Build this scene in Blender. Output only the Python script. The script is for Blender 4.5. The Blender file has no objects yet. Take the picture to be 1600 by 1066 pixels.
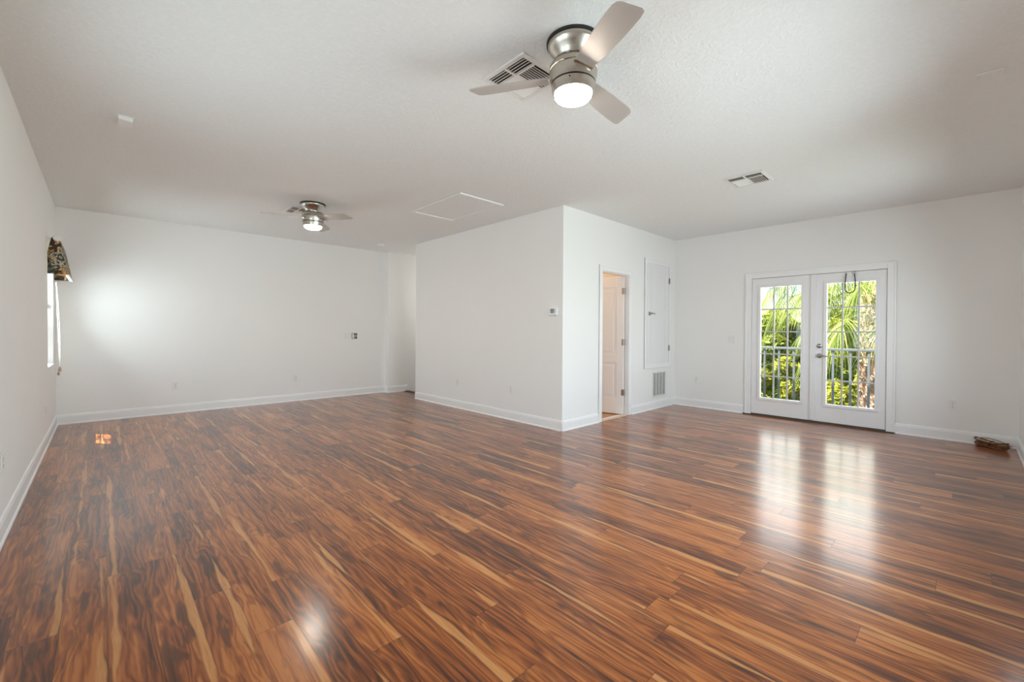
import bpy, bmesh, math, random
from mathutils import Vector, Matrix
R = math.radians
C = bpy.context.scene.collection
S = bpy.context.scene

# ------------------------------------------------------------------ camera
cam = bpy.data.objects.new('camera', bpy.data.cameras.new('camera')); C.objects.link(cam)
FPX, YAW, PITCH, ROLL, CAMH, PY = 671.63, R(43.6246), -0.0088, 0.0055, 1.2134, 523.34
R0 = Vector((math.cos(YAW), -math.sin(YAW), 0))
F = Vector((math.sin(YAW) * math.cos(PITCH), math.cos(YAW) * math.cos(PITCH), math.sin(PITCH)))
U0 = R0.cross(F)
Rr = R0 * math.cos(ROLL) + U0 * math.sin(ROLL)
Uu = -R0 * math.sin(ROLL) + U0 * math.cos(ROLL)
M = Matrix((Rr, Uu, -F)).transposed().to_4x4(); M.translation = (0, 0, CAMH)
cam.matrix_world = M
cam.data.sensor_width = 36; cam.data.lens = FPX / 1600 * 36
cam.data.shift_y = -(533 - PY) / 1600
cam.data.clip_start = 0.02; cam.data.clip_end = 500
S.camera = cam

# ------------------------------------------------------------------ colour management, world, sun, daylight
S.view_settings.view_transform = 'Standard'; S.view_settings.look = 'None'
S.view_settings.exposure = 0.06; S.view_settings.gamma = 1.0; S.view_settings.use_curve_mapping = False
S.cycles.use_denoising = True
S.cycles.max_bounces = 14; S.cycles.diffuse_bounces = 8; S.cycles.glossy_bounces = 6
S.cycles.transmission_bounces = 8; S.cycles.transparent_max_bounces = 24
S.cycles.sample_clamp_indirect = 6
w = bpy.data.worlds.new('sky'); S.world = w; w.use_nodes = True
nt = w.node_tree; nt.nodes.clear()
o_ = nt.nodes.new('ShaderNodeOutputWorld'); b_ = nt.nodes.new('ShaderNodeBackground')
sk = nt.nodes.new('ShaderNodeTexSky'); sk.sky_type = 'NISHITA'; sk.sun_disc = False
sk.sun_elevation = R(54); sk.sun_rotation = R(-40); sk.air_density = 1.0; sk.dust_density = 1.2
nt.links.new(sk.outputs[0], b_.inputs[0]); nt.links.new(b_.outputs[0], o_.inputs[0])
b_.inputs[1].default_value = 0.32

def lamp(name, kind, loc, direction, power, color=(1, 1, 1), size=None, size_y=None, angle=None, spread=180):
    d = bpy.data.lights.new(name, kind); d.energy = power; d.color = color
    if kind == 'AREA':
        d.shape = 'RECTANGLE'; d.size = size; d.size_y = size_y; d.spread = R(spread)
    if angle is not None: d.angle = angle
    o = bpy.data.objects.new(name, d); C.objects.link(o); o.location = loc
    o.rotation_euler = Vector(direction).to_track_quat('-Z', 'Y').to_euler()
    return o
lamp('sun', 'SUN', (-6, 8, 12), (1, -1.25, -2.22), 24.0, (1, .93, .82), angle=R(0.53))
# area lamps standing in for daylight; second and near windows are added for fill
D = (.80, .94, 1)
lamp('daylight_side_window', 'AREA', (-.74, 7.12, 1.41), (1, -.4, .45), 39, (.84, .95, 1), .6, 1.0, spread=160)
for i_, x_ in enumerate((2.6, 3.6)):
    lamp('daylight_twin_window', 'AREA', (x_, -.45, 1.41), (0, 1, -.1), 13, D, .85, 1.15, spread=140)
    lamp('daylight_twin_window_slant', 'AREA', (x_, -.42, 1.41), (-.6, 1, -.05), 14, D, .85, 1.15, spread=140)
lamp('fill_second_window', 'AREA', (5.35, -.45, 1.41), (0, 1, -.1), 21, D, 1.3, 1.15, spread=140)  # unseen fill lamp at the added window behind the camera
for y_ in (1.6, 2.91):
    lamp('fill_near_window', 'AREA', (-.47, y_, 1.41), (1, .15, .15), 12, D, .8, 1.15, spread=150)  # unseen fill lamps at the two added windows beside the camera
lamp('daylight_glass_doors', 'AREA', (7.60, 1.40, .60), (-1, 0, 0), 11, (1, .98, .95), 1.6, 1.0)
lamp('daylight_glass_doors_sky', 'AREA', (7.60, 1.40, 1.65), (-1, 0, 0), 27, (1, .98, .95), 1.6, 1.1)
lamp('stairwell_fill', 'POINT', (5.2, 7.2, 1.9), (0, 0, -1), 6.5, (1, .97, .92))  # added fill lamp brightening the stair opening, no fixture there
for n_, l_, d_, sx, sy in (('sky_portal_doors', (7.10, 1.40, 1.03), (-1, 0, 0), 1.5, 1.98), ('sky_portal_side_window', (-.54, 7.16, 1.41), (1, 0, 0), .72, 1.25),
                           ('sky_portal_twin_window', (3.1, -.535, 1.41), (0, 1, 0), 1.96, 1.25), ('sky_portal_second_window', (5.35, -.535, 1.41), (0, 1, 0), 1.5, 1.25),
                           ('sky_portal_near_window', (-.54, 1.6, 1.41), (1, 0, 0), 1.0, 1.25), ('sky_portal_near_window_b', (-.54, 2.91, 1.41), (1, 0, 0), .92, 1.25)):
    lamp(n_, 'AREA', l_, d_, 0, D, sx, sy).data.cycles.is_portal = True

# ------------------------------------------------------------------ helpers
class MB:
    def __init__(s): s.bm = bmesh.new()
    def box(s, x0, x1, y0, y1, z0, z1, m=None):
        co = [(x, y, z) for z in (z0, z1) for y in (y0, y1) for x in (x0, x1)]
        if m: co = [m @ Vector(c) for c in co]
        v = [s.bm.verts.new(c) for c in co]
        for f in ((0, 2, 3, 1), (4, 5, 7, 6), (0, 1, 5, 4), (2, 6, 7, 3), (0, 4, 6, 2), (1, 3, 7, 5)):
            s.bm.faces.new([v[i] for i in f])
        return s
    def poly(s, pts):
        return s.bm.faces.new([s.bm.verts.new(p) for p in pts])
    def prism(s, prof, p0, p1, up=(0, 0, 1), flip=False):
        """sweep a closed 2-D profile (out, up) from p0 to p1"""
        p0, p1 = Vector(p0), Vector(p1); d = (p1 - p0).normalized(); up = Vector(up)
        out = d.cross(up) if not flip else up.cross(d)
        a = [s.bm.verts.new(p0 + out * q[0] + up * q[1]) for q in prof]
        b = [s.bm.verts.new(p1 + out * q[0] + up * q[1]) for q in prof]
        n = len(prof)
        for i in range(n): s.bm.faces.new((a[i], a[(i + 1) % n], b[(i + 1) % n], b[i]))
        s.bm.faces.new(a[::-1]); s.bm.faces.new(b)
        return s
    def lathe(s, prof, n=48, c=(0, 0, 0), m=None):
        rings = []
        for r, z in prof:
            if r < 1e-6: rings.append([s.bm.verts.new(m @ Vector((0, 0, z)) if m else Vector(c) + Vector((0, 0, z)))])
            else:
                ring = []
                for k in range(n):
                    p = Vector((r * math.cos(2 * math.pi * k / n), r * math.sin(2 * math.pi * k / n), z))
                    ring.append(s.bm.verts.new(m @ p if m else Vector(c) + p))
                rings.append(ring)
        for a, b in zip(rings, rings[1:]):
            for k in range(n):
                j = (k + 1) % n
                if len(a) == 1 and len(b) == 1: continue
                if len(a) == 1: s.bm.faces.new((a[0], b[k], b[j]))
                elif len(b) == 1: s.bm.faces.new((a[k], b[0], a[j]))
                else: s.bm.faces.new((a[k], b[k], b[j], a[j]))
        return s
    def tube(s, pts, r, n=8, closed=False):
        pts = [Vector(p) for p in pts]; rings = []; N = len(pts)
        rr = r if isinstance(r, (list, tuple)) else [r] * N
        prev = None
        for i, p in enumerate(pts):
            if closed: t = pts[(i + 1) % N] - pts[i - 1]
            else: t = pts[min(i + 1, N - 1)] - pts[max(i - 1, 0)]
            t.normalize()
            if prev is None:
                a = t.orthogonal().normalized()
            else:
                a = prev - t * prev.dot(t); a.normalize()
            prev = a; b = t.cross(a)
            rings.append([s.bm.verts.new(p + (a * math.cos(2 * math.pi * k / n) + b * math.sin(2 * math.pi * k / n)) * rr[i]) for k in range(n)])
        for i in range(N if closed else N - 1):
            A, B = rings[i], rings[(i + 1) % N]
            for k in range(n):
                j = (k + 1) % n; s.bm.faces.new((A[k], A[j], B[j], B[k]))
        if not closed:
            s.bm.faces.new(rings[0][::-1]); s.bm.faces.new(rings[-1])
        return s
    def build(s, name, mat, parent=None, smooth=False, bevel=0, seg=2):
        bm = s.bm
        bmesh.ops.recalc_face_normals(bm, faces=bm.faces)
        me = bpy.data.meshes.new(name); bm.to_mesh(me); bm.free()
        me.materials.append(mat)
        o = bpy.data.objects.new(name, me); C.objects.link(o)
        if smooth:
            for p in me.polygons: p.use_smooth = True
            if smooth != 'all':
                me.set_sharp_from_angle(angle=R(smooth if smooth is not True else 35))
        if parent is not None: o.parent = parent
        if bevel:
            md = o.modifiers.new('bevel', 'BEVEL'); md.width = bevel; md.segments = seg; md.limit_method = 'ANGLE'
        return o

def tag(o, label=None, cat=None, group=None, kind=None):
    if label: o['label'] = label
    if cat: o['category'] = cat
    if group: o['group'] = group
    if kind: o['kind'] = kind
    return o
def thing(name, loc=(0, 0, 0), rz=0, label=None, cat=None, group=None, kind=None):
    o = bpy.data.objects.new(name, None); C.objects.link(o)
    o.location = loc; o.rotation_euler = (0, 0, rz); o.empty_display_size = .1
    return tag(o, label, cat, group, kind)
def children(o): return [c for c in bpy.data.objects if c.parent == o]
def copy_tree(o, loc=None, rz=None, label=None, group=None):
    def rec(a, par):
        c = a.copy(); C.objects.link(c); c.parent = par
        for ch in children(a): rec(ch, c)
        return c
    r = rec(o, None)
    if loc is not None: r.location = loc
    if rz is not None: r.rotation_euler = (0, 0, rz)
    if label: r['label'] = label
    if group: r['group'] = group
    return r

# ------------------------------------------------------------------ materials
def new_mat(name):
    m = bpy.data.materials.new(name); m.use_nodes = True
    n = m.node_tree; p = n.nodes['Principled BSDF']
    return m, n, p
class NT:
    """tiny wrapper to chain shader nodes"""
    def __init__(s, tree): s.t = tree
    def n(s, typ, **kw):
        x = s.t.nodes.new(typ)
        for k, v in kw.items(): setattr(x, k, v)
        return x
    def put(s, sock, v):
        if isinstance(v, bpy.types.NodeSocket): s.t.links.new(v, sock)
        elif v is not None: sock.default_value = v
    def math(s, op, a, b=None, c=None, clamp=False):
        x = s.n('ShaderNodeMath', operation=op, use_clamp=clamp)
        for i, v in enumerate((a, b, c)):
            if v is not None: s.put(x.inputs[i], v)
        return x.outputs[0]
    def noise(s, vec, scale, detail=2, rough=.5, dist=0, out=0, dim='3D', wv=None):
        x = s.n('ShaderNodeTexNoise', noise_dimensions=dim)
        if vec is not None: s.put(x.inputs['Vector'], vec)
        if wv is not None: s.put(x.inputs['W'], wv)
        x.inputs['Scale'].default_value = scale; x.inputs['Detail'].default_value = detail
        x.inputs['Roughness'].default_value = rough; x.inputs['Distortion'].default_value = dist
        return x.outputs[out]
    def ramp(s, fac, stops, interp='LINEAR'):
        x = s.n('ShaderNodeValToRGB'); x.color_ramp.interpolation = interp
        e = x.color_ramp.elements
        while len(e) < len(stops): e.new(0.5)
        for el, (p, c) in zip(e, stops):
            el.position = p; el.color = (*c, 1) if len(c) == 3 else c
        s.put(x.inputs[0], fac); return x.outputs[0]
    def mix(s, fac, a, b, blend='MIX'):
        x = s.n('ShaderNodeMix', data_type='RGBA', blend_type=blend)
        s.put(x.inputs[0], fac)
        for k, v in ((6, a), (7, b)):
            if isinstance(v, tuple) and len(v) == 3: v = (*v, 1)
            s.put(x.inputs[k], v)
        return x.outputs[2]
    def smooth(s, v, lo, hi):
        x = s.n('ShaderNodeMapRange', interpolation_type='SMOOTHSTEP')
        s.put(x.inputs[0], v); x.inputs[1].default_value = lo; x.inputs[2].default_value = hi
        return x.outputs[0]
    def xyz(s, x, y, z):
        c = s.n('ShaderNodeCombineXYZ')
        for i, v in enumerate((x, y, z)): s.put(c.inputs[i], v)
        return c.outputs[0]
    def sep(s, v):
        c = s.n('ShaderNodeSeparateXYZ'); s.put(c.inputs[0], v); return c.outputs
    def bump(s, h, strength, dist=.01, normal=None):
        x = s.n('ShaderNodeBump'); x.inputs['Strength'].default_value = strength; x.inputs['Distance'].default_value = dist
        s.put(x.inputs['Height'], h)
        if normal is not None: s.put(x.inputs['Normal'], normal)
        return x.outputs[0]
    def pos(s): return s.n('ShaderNodeNewGeometry').outputs['Position']
    def obj(s): return s.n('ShaderNodeTexCoord').outputs['Object']

def plain(name, col, rough=.5, metal=0, var=.04, scale=8, bump=0, bscale=60, spec=.5, aniso=0):
    m, t, p = new_mat(name); k = NT(t)
    co = k.obj()
    f = k.noise(co, scale, 3)
    a = tuple(c * (1 - var) for c in col); b = tuple(min(1, c * (1 + var)) for c in col)
    k.put(p.inputs['Base Color'], k.ramp(f, [(.3, a), (.7, b)]))
    p.inputs['Roughness'].default_value = rough; p.inputs['Metallic'].default_value = metal
    p.inputs['Specular IOR Level'].default_value = spec
    if bump: k.put(p.inputs['Normal'], k.bump(k.noise(co, bscale, 3), bump, .004))
    return m

MAT = {}
MAT['wall'] = plain('wall_paint', (.87, .865, .85), .75, var=.006, scale=1.5, bump=.12, bscale=90, spec=.3)
MAT['trim'] = plain('white_gloss_paint', (.88, .88, .878), .32, var=.01, scale=3)
MAT['door'] = plain('white_door_paint', (.84, .84, .845), .35, var=.01, scale=3)
MAT['muntin'] = plain('grey_white_muntin', (.55, .54, .52), .4, var=.01)
MAT['plate'] = plain('white_plastic', (.83, .83, .82), .35, var=.01)
MAT['greyplate'] = plain('grey_plastic', (.34, .34, .33), .4, var=.05)
MAT['dark'] = plain('dark_slot', (.035, .032, .03), .6, var=.1)
MAT['duct'] = plain('duct_shadowed_metal', (.10, .095, .085), .7, var=.1)
MAT['vent'] = plain('vent_enamel', (.80, .79, .76), .4, var=.015)
MAT['black'] = plain('black_gasket', (.015, .015, .015), .5, var=.1)
MAT['chrome'] = plain('satin_nickel_hardware', (.42, .39, .36), .28, 1, var=.05)
MAT['bronze'] = plain('threshold_bronze', (.10, .075, .055), .45, .3, var=.1)
MAT['blade'] = plain('satin_silver_blade', (.50, .47, .44), .42, .25, var=.015, scale=4)
MAT['screen'] = plain('lcd_screen', (.09, .11, .10), .2, var=.05)
MAT['cord_white'] = plain('white_cord', (.8, .79, .75), .7)
MAT['tassel'] = plain('wooden_tassel', (.42, .28, .16), .5, var=.15)
MAT['wire'] = plain('dark_green_wire', (.025, .035, .03), .45, var=.1)
MAT['rust'] = plain('red_brown_cable', (.16, .055, .022), .5, var=.35, scale=30)
MAT['straw'] = plain('straw_yellow_strand', (.42, .33, .14), .6, var=.2, scale=30)
MAT['closetfloor'] = plain('tan_laminate', (.50, .26, .12), .4, var=.12, scale=5)
MAT['closetwall'] = plain('cream_wall_paint', (.74, .66, .56), .7, var=.01)
MAT['strip'] = plain('beige_threshold', (.66, .52, .38), .35, var=.05)
MAT['rail'] = plain('grey_white_aluminium', (.12, .135, .15), .45, .1, var=.05)
MAT['deck'] = plain('pale_concrete', (.62, .61, .58), .8, var=.08, scale=4)
MAT['bark'] = plain('brown_bark', (.16, .11, .07), .9, var=.4, scale=14, bump=.6, bscale=20)
MAT['grass'] = plain('lawn', (.11, .17, .035), .95, var=.4, scale=3)
MAT['stucco'] = plain('pale_stucco', (.72, .62, .52), .85, var=.05)
MAT['shingle'] = plain('brown_shingles', (.25, .20, .17), .9, var=.25, scale=6)
MAT['stair'] = plain('stair_carpet', (.42, .36, .30), .95, var=.15, scale=40)

def mat_ceiling():
    m, t, p = new_mat('knockdown_ceiling'); k = NT(t); co = k.pos()
    n1 = k.noise(co, 38, 3, .55, .4)
    n2 = k.noise(co, 95, 2, .5)
    hgt = k.math('ADD', k.smooth(n1, .44, .60), k.math('MULTIPLY', n2, .35))
    k.put(p.inputs['Base Color'], k.ramp(n1, [(.35, (.835, .85, .84)), (.65, (.86, .875, .865))]))
    p.inputs['Roughness'].default_value = .85; p.inputs['Specular IOR Level'].default_value = .2
    k.put(p.inputs['Normal'], k.bump(hgt, .32, .006))
    return m
MAT['ceiling'] = mat_ceiling()

def mat_floor():
    m, t, p = new_mat('acacia_laminate'); k = NT(t)
    P = k.sep(k.pos()); X, Y = P[0], P[1]
    W, L = 0.141, 1.215
    xr = k.math('DIVIDE', k.math('ADD', X, .2685 + W * 40), W)
    row = k.math('FLOOR', xr); u = k.math('FRACT', xr)
    wn = k.n('ShaderNodeTexWhiteNoise', noise_dimensions='1D'); k.put(wn.inputs['W'], row)
    yo = k.math('ADD', k.math('DIVIDE', k.math('ADD', Y, 30), L), k.math('MULTIPLY', wn.outputs[0], 8.77))
    col = k.math('FLOOR', yo); v = k.math('FRACT', yo)
    wn2 = k.n('ShaderNodeTexWhiteNoise', noise_dimensions='2D'); k.put(wn2.inputs['Vector'], k.xyz(row, col, 0))
    r = k.sep(wn2.outputs['Color']); rv = wn2.outputs['Value']
    # coordinates inside a plank: across in metres, along compressed, shuffled per plank
    gx = k.math('ADD', k.math('MULTIPLY', u, W), k.math('MULTIPLY', r[0], 23))
    gy = k.math('ADD', k.math('MULTIPLY', Y, .14), k.math('MULTIPLY', r[1], 41))
    g = k.xyz(gx, gy, k.math('MULTIPLY', r[2], 9))
    big = k.noise(g, 10, 2, .5, .8)                     # growth-ring field
    warp = k.noise(g, 30, 3, .6, 1.0)
    ringv = k.math('ADD', k.math('ADD', k.math('MULTIPLY', big, 7), k.math('MULTIPLY', warp, .8)), k.math('MULTIPLY', gx, 34))
    ring = k.math('ADD', k.math('MULTIPLY', k.math('SINE', k.math('MULTIPLY', ringv, 6.2832)), .5), .5)
    gf = k.xyz(gx, k.math('MULTIPLY', Y, .05), rv)
    fine = k.noise(gf, 190, 3, .6)
    streak = k.noise(k.xyz(gx, k.math('MULTIPLY', gy, .30), r[0]), 46, 3, .55, .6)
    tone = k.math('ADD', k.math('ADD', k.math('MULTIPLY', big, .60), k.math('MULTIPLY', streak, .66)),
                  k.math('ADD', k.math('MULTIPLY', ring, .17), k.math('MULTIPLY', fine, .16)))
    tone = k.math('ADD', tone, k.math('MULTIPLY', k.math('SUBTRACT', rv, .5), .22))
    base = k.ramp(tone, [(.44, (.034, .011, .005)), (.60, (.084, .023, .007)), (.74, (.205, .055, .012)),
                         (.90, (.35, .105, .022)), (1.0, (.46, .160, .038))])
    # dark heart swirls
    heart = k.noise(k.xyz(gx, k.math('MULTIPLY', gy, 1.0), r[2]), 12, 3, .55, 1.2)
    hm = k.smooth(heart, .55, .66)
    base = k.mix(k.math('MULTIPLY', hm, k.math('ADD', k.math('MULTIPLY', ring, .40), .34)), base, (.034, .013, .007))
    # pale sapwood ribbon along one edge of many planks
    sw = k.noise(k.xyz(k.math('MULTIPLY', r[0], 17), Y, r[1]), 1.5, 2, .45)
    ctr = k.math('ADD', k.math('MULTIPLY', k.math('GREATER_THAN', r[2], .5), .70), .15)
    wob = k.math('MULTIPLY', k.math('SUBTRACT', k.noise(k.xyz(k.math('MULTIPLY', r[2], 31), Y, r[0]), 2.4, 2), .5), .34)
    edge = k.math('ADD', k.math('ABSOLUTE', k.math('SUBTRACT', u, k.math('ADD', ctr, wob))),
                  k.math('MULTIPLY', k.math('SUBTRACT', .56, sw), .60))
    sm = k.math('MULTIPLY', k.math('SUBTRACT', 1, k.smooth(edge, .04, .105)), k.math('GREATER_THAN', r[1], .28))
    sap = k.ramp(k.math('ADD', k.math('MULTIPLY', fine, .6), k.math('MULTIPLY', streak, .4)), [(.3, (.42, .165, .045)), (.7, (.64, .31, .105))])
    base = k.mix(k.math('MULTIPLY', sm, .92), base, sap)
    # bevelled seams
    du = k.math('MINIMUM', u, k.math('SUBTRACT', 1, u)); dv = k.math('MINIMUM', v, k.math('SUBTRACT', 1, v))
    seam = k.math('MINIMUM', k.math('DIVIDE', du, .010), k.math('DIVIDE', dv, .0015))
    seam_m = k.smooth(seam, .25, 1.0)
    base = k.mix(k.math('MULTIPLY', k.math('SUBTRACT', 1, seam_m), .72), base, (.03, .014, .008))
    k.put(p.inputs['Base Color'], base)
    rg = k.math('ADD', .277, k.math('MULTIPLY', fine, .02)); k.put(p.inputs['Roughness'], rg)
    p.inputs['Specular IOR Level'].default_value = .22
    nb = k.bump(seam_m, .18, .0012)
    k.put(p.inputs['Normal'], nb); k.put(p.inputs['Coat Normal'], nb)
    p.inputs['Coat Weight'].default_value = .62; p.inputs['Coat Roughness'].default_value = .17; p.inputs['Coat IOR'].default_value = 1.5
    return m
MAT['floor'] = mat_floor()

def mat_nickel():
    m, t, p = new_mat('brushed_nickel'); k = NT(t); s3 = k.sep(k.obj())
    f = k.noise(k.xyz(0.0, 0.0, s3[2]), 900, 2)
    k.put(p.inputs['Base Color'], k.ramp(f, [(.3, (.47, .43, .37)), (.7, (.60, .56, .50))]))
    p.inputs['Metallic'].default_value = 1; p.inputs['Roughness'].default_value = .27
    p.inputs['Anisotropic'].default_value = .6
    return m
MAT['nickel'] = mat_nickel()

def mat_emit(name, col, strength):
    m, t, p = new_mat(name); k = NT(t)
    p.inputs['Base Color'].default_value = (.9, .88, .84, 1); p.inputs['Roughness'].default_value = .4
    f = k.noise(k.obj(), 3, 1)
    k.put(p.inputs['Emission Color'], k.ramp(f, [(.2, tuple(c * .97 for c in col)), (.8, col)]))
    p.inputs['Emission Strength'].default_value = strength
    return m
MAT['lens'] = mat_emit('lit_opal_lens', (1, .90, .78), 90)

def mat_glass():
    m, t, p = new_mat('clear_pane'); t.nodes.remove(p); k = NT(t)
    tr = k.n('ShaderNodeBsdfTransparent'); gl = k.n('ShaderNodeBsdfGlossy'); gl.inputs['Roughness'].default_value = .02
    n = k.noise(k.obj(), 2, 1)
    k.put(tr.inputs[0], k.ramp(n, [(0, (.95, .97, .96)), (1, (.97, .985, .98))]))
    lw = k.n('ShaderNodeLayerWeight'); lw.inputs[0].default_value = .5
    mx = k.n('ShaderNodeMixShader'); k.put(mx.inputs[0], k.math('ADD', .02, k.math('MULTIPLY', k.math('POWER', lw.outputs['Facing'], 5), .6)))
    t.links.new(tr.outputs[0], mx.inputs[1]); t.links.new(gl.outputs[0], mx.inputs[2])
    t.links.new(mx.outputs[0], t.nodes['Material Output'].inputs[0])
    return m
MAT['glass'] = mat_glass()

def mat_leaf(name, a, b, c, trans=.35):
    m, t, p = new_mat(name); k = NT(t)
    ge = k.n('ShaderNodeNewGeometry')
    r = ge.outputs['Random Per Island']
    f = k.math('ADD', k.math('MULTIPLY', r, .7), k.math('MULTIPLY', k.noise(k.pos(), .9, 3), .35))
    colr = k.ramp(f, [(.15, a), (.5, b), (.9, c)])
    k.put(p.inputs['Base Color'], colr); p.inputs['Roughness'].default_value = .5
    p.inputs['Specular IOR Level'].default_value = .3
    tl = k.n('ShaderNodeBsdfTranslucent'); k.put(tl.inputs[0], colr)
    mx = k.n('ShaderNodeMixShader'); mx.inputs[0].default_value = trans
    t.links.new(p.outputs[0], mx.inputs[1]); t.links.new(tl.outputs[0], mx.inputs[2])
    t.links.new(mx.outputs[0], t.nodes['Material Output'].inputs[0])
    return m
MAT['leaf_yellow'] = mat_leaf('yellow_green_leaves', (0.125, 0.156, 0.016), (0.312, 0.328, 0.031), (0.515, 0.468, 0.062), .5)
MAT['leaf_green'] = mat_leaf('mid_green_leaves', (0.070, 0.117, 0.016), (0.203, 0.257, 0.031), (0.374, 0.390, 0.062), .45)
MAT['leaf_dark'] = mat_leaf('deep_green_leaves', (0.047, 0.086, 0.016), (0.133, 0.187, 0.031), (0.296, 0.343, 0.062), .45)
MAT['frond'] = mat_leaf('palm_frond', (0.109, 0.156, 0.023), (0.234, 0.296, 0.055), (0.452, 0.468, 0.172), .5)
MAT['boot'] = plain('palm_boots', (.52, .35, .27), .9, var=.35, scale=9)

def mat_valance():
    m, t, p = new_mat('patterned_valance_cloth'); k = NT(t); co = k.obj()
    n1 = k.noise(co, 10, 2, .5, 1.6); n2 = k.noise(co, 13, 2, .5, 2.2); n3 = k.noise(co, 6, 1)
    c1 = k.ramp(n1, [(.36, (.045, .035, .025)), (.44, (.46, .20, .04)), (.51, (.66, .58, .42)), (.56, (.11, .15, .12)), (.63, (.34, .12, .03))], 'CONSTANT')
    c2 = k.ramp(n2, [(.40, (.05, .08, .07)), (.48, (.55, .48, .36)), (.55, (.32, .20, .05)), (.62, (.04, .05, .06))], 'CONSTANT')
    k.put(p.inputs['Base Color'], k.mix(k.math('GREATER_THAN', n3, .5), c1, c2))
    p.inputs['Roughness'].default_value = .85
    return m
MAT['valance'] = mat_valance()

# ------------------------------------------------------------------ room numbers
H = 2.74
XL, XD = -0.4256, 6.948          # window-side wall and glass-door wall
YF, YF2, YR = 7.8365, 7.698, -0.4166
XJ = 4.0203                      # small jog in the far wall
XB, YB, YBF = 4.0329, 3.343, 6.7106   # closet block corner
T = 0.13
XS = 4.43                        # top of the stairs

def struct(o, label=None, cat=None): return tag(o, label, cat, kind='structure')

# floor
fb = MB()
fb.box(XL - T, XD + .05, YR - T, YB, -.12, 0)
fb.box(XL - T, XB, YB, YF + T, -.12, 0)
fb.box(XB, XS, YBF, YF + T, -.12, 0)
struct(fb.build('floor', MAT['floor']), 'glossy red-brown plank floor with dark swirls and pale streaks', 'floor')
cb = MB(); cb.box(XL - T, XD + T, YR - T, YF + T, H, H + .16)
struct(cb.build('ceiling', MAT['ceiling']), 'white knockdown-textured ceiling', 'ceiling')

def wall_x(x0, x1, y0, y1, holes, z1=H, z0=-.12, mb=None):
    """wall running along Y between planes x0,x1 with holes (ya,yb,za,zb)"""
    mb = mb or MB(); ys = y0
    for ya, yb, za, zb in sorted(holes):
        if ya > ys: mb.box(x0, x1, ys, ya, z0, z1)
        if za > z0: mb.box(x0, x1, ya, yb, z0, za)
        mb.box(x0, x1, ya, yb, zb, z1); ys = yb
    mb.box(x0, x1, ys, y1, z0, z1)
    return mb
def wall_y(y0, y1, x0, x1, holes, z1=H, z0=-.12, mb=None):
    mb = mb or MB(); xs = x0
    for xa, xb, za, zb in sorted(holes):
        if xa > xs: mb.box(xs, xa, y0, y1, z0, z1)
        if za > z0: mb.box(xa, xb, y0, y1, z0, za)
        mb.box(xa, xb, y0, y1, zb, z1); xs = xb
    mb.box(xs, x1, y0, y1, z0, z1)
    return mb
WIN1 = (6.80, 7.52, .785, 2.03)       # window at the far end of the window-side wall
WIN2 = (1.10, 2.10, .785, 2.03)       # added unseen window beside the camera
WINF = (2.12, 4.08, .785, 2.03)       # twin windows behind the camera
WING = (4.60, 6.10, .785, 2.03)  # added second window behind the camera, for fill light
WIN4 = (2.45, 3.37, .785, 2.03)  # another added window beside the camera, for fill light
struct(wall_x(XL - T, XL, YR - T, YF + T, [WIN1, WIN2, WIN4]).build('wall_left', MAT['wall']), 'white wall with the narrow edge-on window', 'wall')
struct(wall_y(YF, YF + T, XL, XJ, []).build('wall_back', MAT['wall']), 'long white far wall', 'wall')
hb = MB(); hb.box(XJ, 6.2, YF2, YF + T, -3, H)
struct(hb.build('wall_hall', MAT['wall']), 'short white wall over the stair opening', 'wall')
struct(wall_y(YR - T, YR, XL - T, XD + T, [WINF, WING]).build('wall_front', MAT['wall']), 'white wall behind the camera', 'wall')
struct(wall_x(XD, XD + T, YR, YB + .1, [(.625, 2.175, .0, 2.02)]).build('wall_right', MAT['wall']), 'white wall holding the glass double doors', 'wall')
DO = (4.84, 5.535, 0, 2.045)
UD = (6.03, 6.735, .72, 2.265)
# closet block: one face toward the camera's left, one toward its right
struct(wall_x(XB, XB + .12, YB, YBF, []).build('wall_block_left', MAT['wall']), 'white side of the closet block with the thermostat', 'wall')
struct(wall_y(YB, YB + .12, XB + .12, XD + .02, [DO]).build('wall_block_right', MAT['wall']), 'bright white side of the closet block with the open door', 'wall')
sb = MB(); sb.box(XB + .12, 6.2, YBF - .12, YBF, -3, H); sb.box(6.08, 6.2, YBF, YF2, -3, H)
struct(sb.build('wall_stair', MAT['wall']), 'white wall enclosing the stairs', 'wall')
# closet beyond the open door
kb = MB(); kb.box(XB + .12, XD + T, YB + .0, YBF - .12, -.12, -.002)
struct(kb.build('floor_closet', MAT['closetfloor']), 'tan floor of the small room beyond the open door', 'floor')
kb = MB(); kb.box(XD + .02, XD + T, YB + .12, YBF - .12, -.12, H); kb.box(XB + .121, XD + .02, 5.20, 5.28, -.002, H); kb.box(5.625, 5.70, YB + .121, 5.20, -.002, H)  # last box is an added partition that darkens the door's hinge gap
struct(kb.build('wall_closet', MAT['closetwall']), 'cream walls of the small room beyond the open door, with an added partition shading the hinge gap', 'wall')
# stairs going down
st = MB()
for i in range(6):
    st.box(XS + .27 * i, XS + .27 * (i + 1), YBF, YF2, -3, -.18 * (i + 1))
struct(st.build('stair_flight', MAT['stair']), 'carpeted stairs going down behind the closet block', 'stairs')
nb = MB(); nb.box(XS - .06, XS + .025, YBF, YF2, .0, .012)
struct(nb.build('trim_1', MAT['bronze'], bevel=.004), 'dark nosing strip at the top of the stairs', 'trim')

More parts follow.
